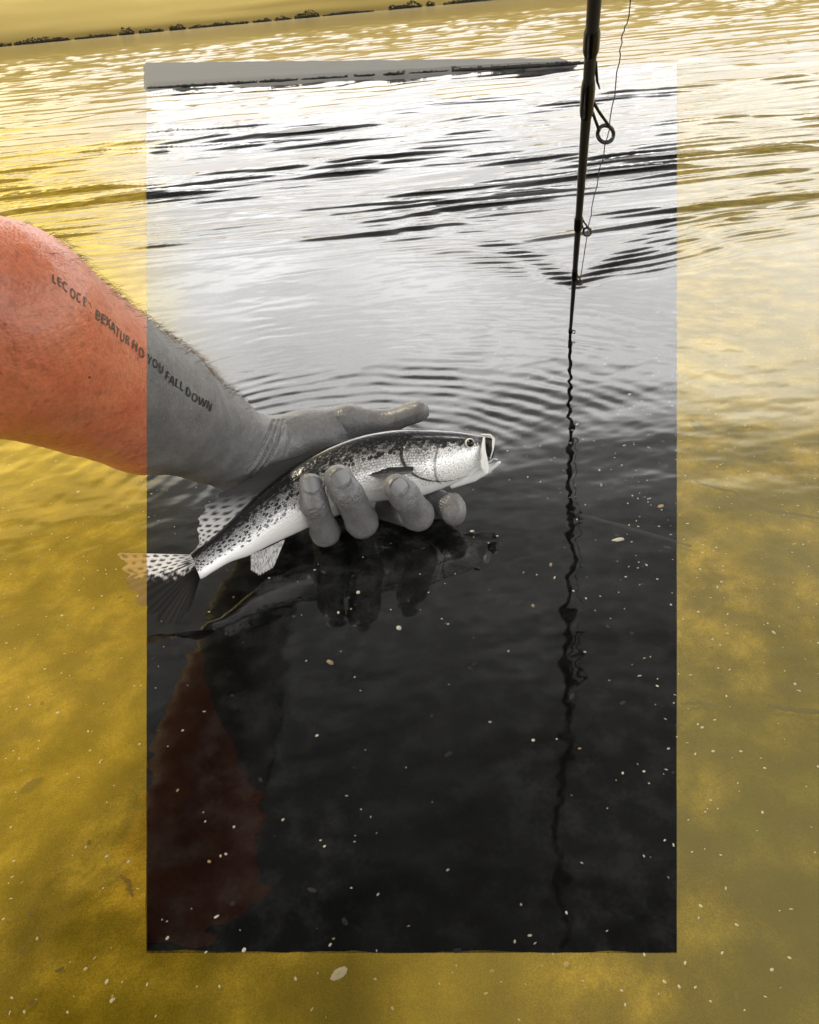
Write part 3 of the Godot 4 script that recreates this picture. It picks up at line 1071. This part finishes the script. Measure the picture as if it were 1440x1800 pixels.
func build_fish() -> void:
	var t := thing("spotted_fish", "silver fish with black spots lying across the person's open hand", "fish")
	# sections from the snout to the tail: [top of the back, bottom of the belly]
	var sec := [
		[Vector3(0.0737, 0.0565, -0.5886), Vector3(0.0702, 0.0406, -0.5763)], [Vector3(0.0640, 0.0584, -0.5898), Vector3(0.0619, 0.0347, -0.5750)], [Vector3(0.0524, 0.0627, -0.5890), Vector3(0.0465, 0.0307, -0.5689)],
		[Vector3(0.0362, 0.0669, -0.5880), Vector3(0.0271, 0.0270, -0.5631)], [Vector3(0.0154, 0.0711, -0.5860), Vector3(0.0047, 0.0246, -0.5569)], [Vector3(-0.0052, 0.0737, -0.5841), Vector3(-0.0165, 0.0263, -0.5544)],
		[Vector3(-0.0305, 0.0740, -0.5795), Vector3(-0.0357, 0.0275, -0.5505)], [Vector3(-0.0536, 0.0707, -0.5739), Vector3(-0.0520, 0.0242, -0.5449)], [Vector3(-0.0766, 0.0656, -0.5648), Vector3(-0.0724, 0.0217, -0.5374)],
		[Vector3(-0.0972, 0.0586, -0.5546), Vector3(-0.0904, 0.0190, -0.5298)], [Vector3(-0.1168, 0.0513, -0.5382), Vector3(-0.1081, 0.0188, -0.5179)], [Vector3(-0.1337, 0.0438, -0.5217), Vector3(-0.1235, 0.0187, -0.5060)],
		[Vector3(-0.1476, 0.0383, -0.5065), Vector3(-0.1367, 0.0212, -0.4958)], [Vector3(-0.1590, 0.0355, -0.4953), Vector3(-0.1481, 0.0207, -0.4860)], [Vector3(-0.1680, 0.0323, -0.4874), Vector3(-0.1568, 0.0197, -0.4796)], [Vector3(-0.1717, 0.0298, -0.4823), Vector3(-0.1647, 0.0235, -0.4772)],
	]
	var nu := 150
	var na := 64
	var b := Buf.new()
	var mids := []
	var ups := []
	for k in nu + 1:
		var s := float(k) / nu * (sec.size() - 1)
		var j := mini(int(s), sec.size() - 2)
		var a: Array = sec[maxi(j - 1, 0)]
		var d: Array = sec[mini(j + 2, sec.size() - 1)]
		var top: Vector3 = sec[j][0].cubic_interpolate(sec[j + 1][0], a[0], d[0], s - j)
		var low: Vector3 = sec[j][1].cubic_interpolate(sec[j + 1][1], a[1], d[1], s - j)
		mids.append((top + low) * 0.5)
		ups.append((top - low) * 0.5)
	for k in nu + 1:
		var u := float(k) / nu
		var along: Vector3 = (mids[mini(k + 1, nu)] - mids[maxi(k - 1, 0)]).normalized()
		var up: Vector3 = ups[k]
		var side := up.normalized().cross(along).normalized()
		if side.z < 0.0: side = -side
		var half := up.length()
		var thick := half * lerpf(0.56, 0.36, smoothstep(0.55, 0.9, u)) * lerpf(1.0, 0.25, smoothstep(0.92, 1.0, u)) * lerpf(0.72, 1.0, smoothstep(0.0, 0.16, u))
		for x in na + 1:
			var a := TAU * x / na
			var tt := 1.0 - absf(1.0 - 2.0 * x / na)
			var ca := cos(a)
			var sa := sin(a)
			var lid := 0.0                                      # gill cover and cheek plate stand proud of the flank
			var e := 0.315 - 0.20 * pow(absf(tt - 0.40) / 0.46, 2.0)
			if tt > 0.22 and tt < 0.86: lid += 0.0013 * (1.0 - smoothstep(e - 0.004, e + 0.003, u)) * smoothstep(0.10, 0.2, u)
			var e2 := 0.235 - 0.03 * pow(absf(tt - 0.5) / 0.3, 2.0)
			if tt > 0.25 and tt < 0.8: lid += 0.0006 * (1.0 - smoothstep(e2 - 0.003, e2 + 0.003, u))
			var p: Vector3 = mids[k] + up * ca * (1.0 - 0.0 * sa) + side * sa * thick * (1.0 + 0.10 * sa * sa)
			var out := (up.normalized() * ca / half + side * sa / thick).normalized()
			b.point(p + out * lid, out, Color.WHITE, Vector2(u, float(x) / na))
	for k in nu:
		for x in na:
			b.quad(k * (na + 1) + x, k * (na + 1) + x + 1, (k + 1) * (na + 1) + x + 1, (k + 1) * (na + 1) + x)
	var old := b.n.duplicate()
	smooth_normals(b)
	for k in nu + 1:                                            # the seam along the back
		b.n[k * (na + 1)] = old[k * (na + 1)]
		b.n[k * (na + 1) + na] = old[k * (na + 1)]
	var fm := mat(Color.WHITE, 0.24)
	fm.albedo_color = Color(0.985, 0.99, 1.0)
	fm.albedo_texture = fish_skin()
	fm.metallic = 0.15
	fm.clearcoat_enabled = true
	fm.clearcoat = 0.9
	fm.clearcoat_roughness = 0.08
	fm.normal_enabled = true
	fm.normal_scale = 0.18
	fm.normal_texture = noise_map(0.10, 41, true, 5.0)
	put("body", b.mesh(), fm, t)
	# open mouth: dark throat, pale jaw plates
	var pale := mat(Color(0.86, 0.87, 0.87), 0.30)
	var mouth := Buf.new()
	mouth.tube([Vector3(0.0661, 0.0479, -0.5833), Vector3(0.0717, 0.0484, -0.5823)], [0.0078, 0.0078], 16)
	put("mouth", mouth.mesh(), mat(Color(0.03, 0.03, 0.03), 0.5), t)
	var face := Vector3(0.05, 0.53, 0.85)
	var jaw := Buf.new()
	jaw.tube([Vector3(0.0356, 0.0261, -0.5696), Vector3(0.0547, 0.0315, -0.5706), Vector3(0.0670, 0.0372, -0.5706), Vector3(0.0777, 0.0414, -0.5733)], [0.0030, 0.0042, 0.0034, 0.0009], 14)
	put("lower_jaw", jaw.mesh(), pale, t)
	var maxilla := Buf.new()
	maxilla.tube([Vector3(0.0659, 0.0607, -0.5818), Vector3(0.0647, 0.0566, -0.5769), Vector3(0.0639, 0.0525, -0.5720), Vector3(0.0636, 0.0472, -0.5674), Vector3(0.0640, 0.0424, -0.5645), Vector3(0.0646, 0.0380, -0.5629)], [0.0009, 0.0014, 0.0021, 0.0031, 0.0033, 0.0012], 14)
	put("upper_jaw", maxilla.mesh(), pale, t)
	var lip := Buf.new()
	lip.tube([Vector3(0.0643, 0.0606, -0.5876), Vector3(0.0714, 0.0605, -0.5852), Vector3(0.0739, 0.0575, -0.5834), Vector3(0.0721, 0.0510, -0.5781), Vector3(0.0693, 0.0459, -0.5725)], [0.0006, 0.0010, 0.0012, 0.0009, 0.0005], 12)
	put("snout_lip", lip.mesh(), pale, t)
	var teeth := Buf.new()
	teeth.tube([Vector3(0.0686, 0.0417, -0.5746), Vector3(0.0724, 0.0442, -0.5750), Vector3(0.0756, 0.0432, -0.5744)], [0.0007, 0.0009, 0.0005], 8)
	put("tongue", teeth.mesh(), pale, t)
	# eye
	var ec := Vector3(0.0522, 0.0580, -0.5790)
	var k_eye := int(0.128 * nu)
	var side_e: Vector3 = ups[k_eye].normalized().cross((mids[k_eye + 1] - mids[k_eye - 1]).normalized()).normalized()
	if side_e.z < 0.0: side_e = -side_e
	for k in b.v.size():
		if b.v[k].distance_to(ec) < 0.006 and b.n[k].dot(side_e) > 0.3:
			ec = ec + side_e * maxf(0.0, (b.v[k] - ec).dot(side_e)) * 0.5
	var eye := SphereMesh.new()
	eye.radius = 0.0040; eye.height = 0.0080; eye.radial_segments = 32; eye.rings = 16
	var eo := put("eye", eye, mat(Color(0.80, 0.80, 0.78), 0.12), t)
	eo.position = ec - side_e * 0.0014
	var pupil := SphereMesh.new()
	pupil.radius = 0.0033; pupil.height = 0.0066; pupil.radial_segments = 24; pupil.rings = 12
	var po := put("pupil", pupil, mat(Color(0.012, 0.012, 0.012), 0.06), eo)
	po.position = side_e * 0.0016
	# fins
	var fin_m := vmat(0.62)
	fin_m.metallic_specular = 0.22
	fin_m.backlight_enabled = true
	fin_m.backlight = Color(0.10, 0.10, 0.10)
	var spot := func(f: float, g: float, across: float, down: float, dark: float, light: float) -> Color:
		var cx := f * across
		var cy := g * down + 0.5 * fmod(floorf(cx), 2.0)
		var q := Vector2(fposmod(cx, 1.0) - 0.5, fposmod(cy, 1.0) - 0.5).length() + 0.18 * fine.get_noise_2d(f * 40.0, g * 40.0)
		var l := lerpf(dark, light, smoothstep(0.24, 0.34, q))
		return Color(l, l, l * 0.99)
	var back := []
	for k in 30:
		var j := int(lerpf(0.42, 0.905, k / 29.0) * nu)
		back.append(mids[j] + ups[j] * 0.96)
	var crest := [Vector3(-0.0700, 0.0700, -0.5680), Vector3(-0.1000, 0.0690, -0.5560), Vector3(-0.1190, 0.0650, -0.5420), Vector3(-0.1375, 0.0640, -0.5270), Vector3(-0.1510, 0.0600, -0.5130), Vector3(-0.1560, 0.0500, -0.5030), Vector3(-0.1560, 0.0420, -0.4990), Vector3(-0.1560, 0.0375, -0.4968)]
	put("dorsal_fin", sheet(back, crest, 0.0007, 90, 14, func(f, g): return spot.call(f, g, 22.0, 3.0, 0.05, 0.05 + 0.62 * smoothstep(0.45, 0.75, f))).mesh(), fin_m, t)
	var stalk := [Vector3(-0.1621, 0.0345, -0.4899), Vector3(-0.1595, 0.0312, -0.4855), Vector3(-0.1579, 0.0273, -0.4807), Vector3(-0.1552, 0.0239, -0.4751)]
	var edge := [Vector3(-0.2127, 0.0422, -0.4901), Vector3(-0.2084, 0.0304, -0.4803), Vector3(-0.2055, 0.0223, -0.4729), Vector3(-0.1938, 0.0112, -0.4601), Vector3(-0.1829, 0.0067, -0.4537), Vector3(-0.1715, 0.0056, -0.4483), Vector3(-0.1600, 0.0150, -0.4542)]
	var tail := sheet(stalk, edge, 0.0009, 80, 40, func(f, g):
		var c: Color = spot.call(f, g, 16.0, 7.0, 0.03, 0.62)
		return c.lerp(Color(0.012, 0.012, 0.012), smoothstep(0.14, 0.26, f * 0.9 + 0.30 * g - 0.24 + 0.14 * fine.get_noise_2d(f * 9.0, g * 9.0))))
	var gold_tail := func(_p: Vector3, was: Color) -> Color:
		return Color(0.40, 0.27, 0.085).lerp(Color(0.13, 0.08, 0.022), 0.7 * smoothstep(0.25, 0.0, was.g))
	var grey_tail := func(_p: Vector3, was: Color) -> Color: return was
	put("tail_fin", cut(tail, SKIN_CUT_P, SKIN_CUT_N, gold_tail, grey_tail).mesh(), fin_m, t)
	var keel := [Vector3(-0.1225, 0.0200, -0.5050), Vector3(-0.1120, 0.0195, -0.5120), Vector3(-0.0985, 0.0195, -0.5220)]
	var keel_tip := [Vector3(-0.1240, 0.0090, -0.5005), Vector3(-0.1185, 0.0035, -0.5010), Vector3(-0.1085, 0.0040, -0.5085)]
	put("anal_fin", sheet(keel, keel_tip, 0.0007, 40, 12, func(f, g):
		var l := 0.66 - 0.42 * smoothstep(0.2, 0.5, fine.get_noise_2d(f * 30.0, g * 4.0) + 0.3)
		return Color(l, l, l)).mesh(), fin_m, t)
	var root := [Vector3(0.0064, 0.0556, -0.5527), Vector3(0.0062, 0.0542, -0.5506), Vector3(0.0046, 0.0521, -0.5493)]
	var flap := [Vector3(-0.0180, 0.0577, -0.5528), Vector3(-0.0315, 0.0570, -0.5512), Vector3(-0.0283, 0.0542, -0.5483), Vector3(-0.0170, 0.0505, -0.5472)]
	put("pectoral_fin", sheet(root, flap, 0.0006, 20, 16, func(f, g):
		var l := lerpf(0.03, 0.22, smoothstep(0.45, 0.9, f + 0.3 * fine.get_noise_2d(f * 9.0, g * 14.0)))
		return Color(l, l, l)).mesh(), fin_m, t)


# ---------------------------------------------------------------- rod and line

func build_rod() -> void:
	var black := mat(Color(0.11, 0.11, 0.115), 0.5)
	var gloss := mat(Color(0.03, 0.028, 0.03), 0.2)
	var grip := Vector3(0.1503, 0.3546, -0.6098)
	var tip := Vector3(0.2204, -0.004, -0.9580)
	var t := thing("fishing_rod", "black fishing rod with ring guides dipping its tip into the water", "fishing rod")
	var b := Buf.new()
	var pts := []
	var rad := []
	for k in 41:
		var f := -1.0 + 2.0 * k / 40.0
		pts.append(grip.lerp(tip, f) + Vector3(0, -0.004, 0) * (1.0 - pow(2.0 * clampf(f, 0.0, 1.0) - 1.0, 2.0)))
		rad.append(lerpf(0.0062, 0.00475, f + 1.0) if f < 0.0 else lerpf(0.00475, 0.0018, pow(f, 0.85)))
	b.tube(pts, rad, 18)
	put("blank", b.mesh(), black, t)
	var at := func(f: float) -> Vector3: return grip.lerp(tip, f) + Vector3(0, -0.004, 0) * (1.0 - pow(2.0 * f - 1.0, 2.0))
	for w in [[0.045, 0.085, 0.0058], [0.135, 0.205, 0.0054], [0.47, 0.51, 0.0042], [0.66, 0.70, 0.0032], [0.955, 0.975, 0.0026]]:
		var wb := Buf.new()
		var wp := []
		var wr := []
		for k in 7:
			wp.append(at.call(lerpf(w[0], w[1], k / 6.0)))
			wr.append(w[2] * (1.0 if k > 0 and k < 6 else 0.86))
		wb.tube(wp, wr, 16)
		put("thread_wrap", wb.mesh(), gloss, t)
	var along := (tip - grip).normalized()
	var right := Vector3(0.9956, -0.0798, 0.0499)
	# ring guides: [place of the foot, place of the ring along the rod, distance of the ring from the rod, ring radius, wire radius]
	for g in [[0.165, 0.245, 0.0165, 0.0066, 0.0016], [0.465, 0.518, 0.0090, 0.0038, 0.0011], [0.67, 0.715, 0.0062, 0.0028, 0.0008], [0.955, 0.968, 0.0042, 0.0020, 0.0006]]:
		var gd := Node3D.new()
		gd.name = "line_guide"
		t.add_child(gd, true)
		var foot: Vector3 = at.call(g[0])
		var centre: Vector3 = at.call(g[1]) + right * g[2]
		var ring := Buf.new()
		ring.ring(centre, Vector3(0.12, 0.45, 0.88).normalized(), g[3], g[4])
		put("ring", ring.mesh(), gloss, gd)
		for s in [-1.0, 1.0]:
			var leg := Buf.new()
			var end: Vector3 = centre + right * g[3] * s * 0.80 - along * g[3] * 0.55
			leg.tube([foot + right * 0.002, foot.lerp(end, 0.4) + right * g[2] * 0.02 * s, end], [g[4] * 0.85, g[4] * 0.75, g[4] * 0.75], 8)
			put("guide_leg", leg.mesh(), gloss, gd)
	var spur := Buf.new()
	spur.tube([at.call(0.10) + right * 0.004, at.call(0.135) + right * 0.0062, at.call(0.150) + right * 0.0085], [0.0012, 0.0010, 0.0006], 8)
	put("hook_keeper", spur.mesh(), gloss, t)
	var lb := Buf.new()
	var lp := [Vector3(0.1700, 0.46, -0.55), Vector3(0.1774, 0.3525, -0.6203), Vector3(0.1761, 0.3330, -0.6317), Vector3(0.1778, 0.3152, -0.6441), Vector3(0.1778, 0.2697, -0.6629), Vector3(0.1804, 0.2306, -0.6974), Vector3(0.1884, 0.1759, -0.7575)]
	var fineline := []
	var lr := []
	for k in lp.size() - 1:
		for s in 6:
			fineline.append(lp[k].cubic_interpolate(lp[k + 1], lp[maxi(k - 1, 0)], lp[mini(k + 2, lp.size() - 1)], s / 6.0) + Vector3(0.0006 * sin(k * 5.0 + s * 1.9), 0, 0))
			lr.append(0.00042)
	fineline.append(at.call(0.715) + right * 0.0062)
	lr.append(0.0004)
	lb.tube(fineline, lr, 6)
	tag(put("fishing_line", lb.mesh(), mat(Color(0.12, 0.08, 0.07), 0.5)), "thin slack brown line running down through the rod's rings", "fishing line")


# ---------------------------------------------------------------- things on the bed

func build_bed_litter() -> void:
	var pale := vmat(0.6)
	pale.albedo_color = Color(0.86, 0.86, 0.86)
	var tan_shell := vmat(0.7)
	tan_shell.albedo_color = Color(0.66, 0.58, 0.47)
	var shapes := []
	for k in 7:
		var b := Buf.new()
		var long := rng.randf_range(0.8, 1.7)
		var cup := rng.randf_range(0.15, 0.45)
		var na := 10
		for side in 2:
			var hub := b.point(Vector3(0, cup + (0.0 if side == 0 else -0.12), 0), Vector3.UP if side == 0 else Vector3.DOWN, Color(0.78, 0.72, 0.58))
			for r in [0.55, 1.0]:
				for a in na:
					var ang := TAU * a / na
					var q: float = r * (0.85 + 0.30 * fine.get_noise_2d(cos(ang) * 1.4 + k * 7.0, sin(ang) * 1.4))
					var p := Vector3(cos(ang) * q * long, cup * (1.0 - r * r) + (0.0 if side == 0 else -0.12), sin(ang) * q)
					b.point(p, (Vector3(cos(ang) * r, 1.0, sin(ang) * r) * (1.0 if side == 0 else -1.0)).normalized(), Color(0.80, 0.74, 0.60) * (0.9 if r == 1.0 else 1.05))
			for a in na:
				var a2 := (a + 1) % na
				b.tri(hub, hub + 1 + a, hub + 1 + a2)
				b.quad(hub + 1 + a, hub + 1 + a2, hub + 1 + na + a2, hub + 1 + na + a)
		var o := 1 + na * 2
		for a in na:
			var a2 := (a + 1) % na
			b.quad(1 + na + a, 1 + na + a2, o + 1 + na + a2, o + 1 + na + a)
		shapes.append(b.mesh())
	var lay := func(o: Node3D, x: float, z: float, size: float) -> void:
		o.transform = Transform3D(Basis(Vector3(0, 1, 0), rng.randf() * TAU) * Basis(Vector3(1, 0, 0), rng.randf_range(-0.5, 0.5)) * Basis(Vector3(0, 0, 1), rng.randf_range(-0.5, 0.5)) * Basis.from_scale(Vector3.ONE * size), Vector3(x, BED_Y + 0.002 + size * 0.1, z))
	var seed_shell := put("shell_fragment", shapes[0], pale)
	tag(seed_shell, "white elongated shell lying alone right of the rod's reflection", "shell")
	seed_shell.transform = Transform3D(Basis(Vector3(0, 1, 0), 0.1) * Basis.from_scale(Vector3(0.0085, 0.004, 0.0034)), Vector3(0.2237, BED_Y + 0.003, -0.7151))
	var big := put("shell_fragment", shapes[3], pale)
	tag(big, "largest pale shell on the bed below the dark grey bed, left of the bottom centre", "shell")
	lay.call(big, -0.0712, -0.2767, 0.0042)
	# small shells: thickest near the shore side, thin further out
	var made := 0
	while made < 210:
		var x := rng.randf_range(-0.62, 0.55)
		var z := -0.17 - 1.0 * pow(rng.randf(), 1.8)
		var chance := clampf(0.45 + 1.6 * soft.get_noise_2d(x * 4.0 + 30.0, z * 4.0), 0.06, 1.0) * (1.0 if x > 0.04 or z > -0.31 else 0.45)
		if rng.randf() > chance: continue
		var o := put("shell_fragment", shapes[rng.randi() % 7], pale if rng.randf() < 0.6 else tan_shell)
		lay.call(o, x, z, rng.randf_range(0.0010, 0.0020) * (1.7 if rng.randf() < 0.22 else 1.0))
		var right_of := -0.215 * z + 0.075                       # where the dark grey bed ends on the right
		var place := "on the golden sand right of the dark grey bed" if x > right_of else ("on the golden sand left of the dark grey bed" if x < 0.62 * z + 0.02 else ("on the sand below the dark grey bed" if z > -0.29 else "on the dark grey bed in the middle"))
		tag(o, ("small shell fragment scattered " if o.scale.x < 0.0022 else "larger shell fragment lying ") + place, "shell", "shell fragments " + place)
		made += 1
	var grit := MultiMesh.new()
	grit.transform_format = MultiMesh.TRANSFORM_3D
	grit.mesh = shapes[2]
	grit.instance_count = 3600
	for k in 3600:
		var x := rng.randf_range(-0.9, 0.9)
		var z := -0.15 - 1.3 * pow(rng.randf(), 1.5)
		if x > 0.62 * z + 0.02 and x < -0.215 * z + 0.075 and z < -0.29 and rng.randf() < 0.75:
			x = rng.randf_range(0.16, 0.7) if rng.randf() < 0.5 else rng.randf_range(-0.9, -0.3)
		var s := rng.randf_range(0.0004, 0.0011)
		grit.set_instance_transform(k, Transform3D(Basis(Vector3(0, 1, 0), rng.randf() * TAU) * Basis(Vector3(1, 0, 0), rng.randf_range(-0.8, 0.8)) * Basis.from_scale(Vector3.ONE * s), Vector3(x, BED_Y + 0.003, z)))
	var go := MultiMeshInstance3D.new()
	go.name = "shell_grit"
	go.multimesh = grit
	go.material_override = pale
	add_child(go)
	tag(go, "fine shell grit strewn over the bed", "shell grit", "", "stuff")
	# dark flecks of rotten leaf
	var fleck := MultiMesh.new()
	fleck.transform_format = MultiMesh.TRANSFORM_3D
	fleck.mesh = shapes[5]
	fleck.instance_count = 420
	for k in 420:
		var s := rng.randf_range(0.0006, 0.0022)
		fleck.set_instance_transform(k, Transform3D(Basis(Vector3(0, 1, 0), rng.randf() * TAU) * Basis.from_scale(Vector3(s * rng.randf_range(0.7, 2.6), s * 0.5, s)), Vector3(rng.randf_range(-0.9, 0.9), BED_Y + 0.004, -0.15 - 1.2 * pow(rng.randf(), 1.4))))
	var fo := MultiMeshInstance3D.new()
	fo.name = "leaf_litter"
	fo.multimesh = fleck
	fo.material_override = mat(Color(0.10, 0.085, 0.05), 0.9)
	add_child(fo)
	tag(fo, "dark flecks of rotten leaf strewn over the bed", "leaf litter", "", "stuff")
	# twigs and weed scraps
	var bark := mat(Color(0.07, 0.05, 0.02), 0.9)
	var bits := [
		["twig", "short curved twig lying on the sand just right of the dark grey bed", [Vector3(0.2094, 0, -0.4727), Vector3(0.2250, 0, -0.4705), Vector3(0.2388, 0, -0.4657)], 0.0016],
		["twig", "dark straight twig on the sand at the right edge", [Vector3(0.2781, 0, -0.4625), Vector3(0.2941, 0, -0.4542), Vector3(0.3243, 0, -0.4470)], 0.0022],
		["twig", "long thin branching twig on the bed at the far right", [Vector3(0.3450, 0, -0.8200), Vector3(0.3783, 0, -0.7864), Vector3(0.4004, 0, -0.7447), Vector3(0.4456, 0, -0.7190)], 0.0020],
		["weed_scrap", "dark scrap of weed on the sand at the left edge", [Vector3(-0.3318, 0, -0.4451), Vector3(-0.3260, 0, -0.4500), Vector3(-0.3196, 0, -0.4567)], 0.0028],
		["weed_scrap", "grey scrap of weed right of the rod near the wake", [Vector3(0.3937, 0, -0.9739), Vector3(0.4036, 0, -0.9371)], 0.0050],
		["twig", "thin dark twig at the lower left beside the dark grey bed", [Vector3(-0.2299, 0, -0.3617), Vector3(-0.2230, 0, -0.3540), Vector3(-0.2172, 0, -0.3430)], 0.0013],
		["twig", "slender twig crossing the dark grey bed right of the rod's reflection", [Vector3(0.1850, 0, -0.7800), Vector3(0.2350, 0, -0.7380), Vector3(0.2950, 0, -0.6900)], 0.0022],
	]
	for s in bits:
		var b := Buf.new()
		var pts := []
		var rad := []
		var src: Array = s[2]
		for k in src.size() - 1:
			for j in 8:
				var p: Vector3 = src[k]
				pts.append(p.lerp(src[k + 1], j / 8.0) + Vector3(0.002 * fine.get_noise_1d(k * 3.0 + j * 0.4), BED_Y + 0.003, 0.003 * fine.get_noise_1d(20.0 + k * 3.0 + j * 0.4)))
		pts.append(src[-1] + Vector3(0, BED_Y + 0.003, 0))
		for k in pts.size():
			rad.append(s[3] * (0.45 + 0.7 * sin(PI * (k + 0.6) / (pts.size() + 0.4))) * (1.0 + 0.4 * fine.get_noise_1d(k * 0.9)))
		b.tube(pts, rad, 7)
		tag(put(s[0], b.mesh(), bark), s[1], "seaweed" if s[0] == "weed_scrap" else "twig")
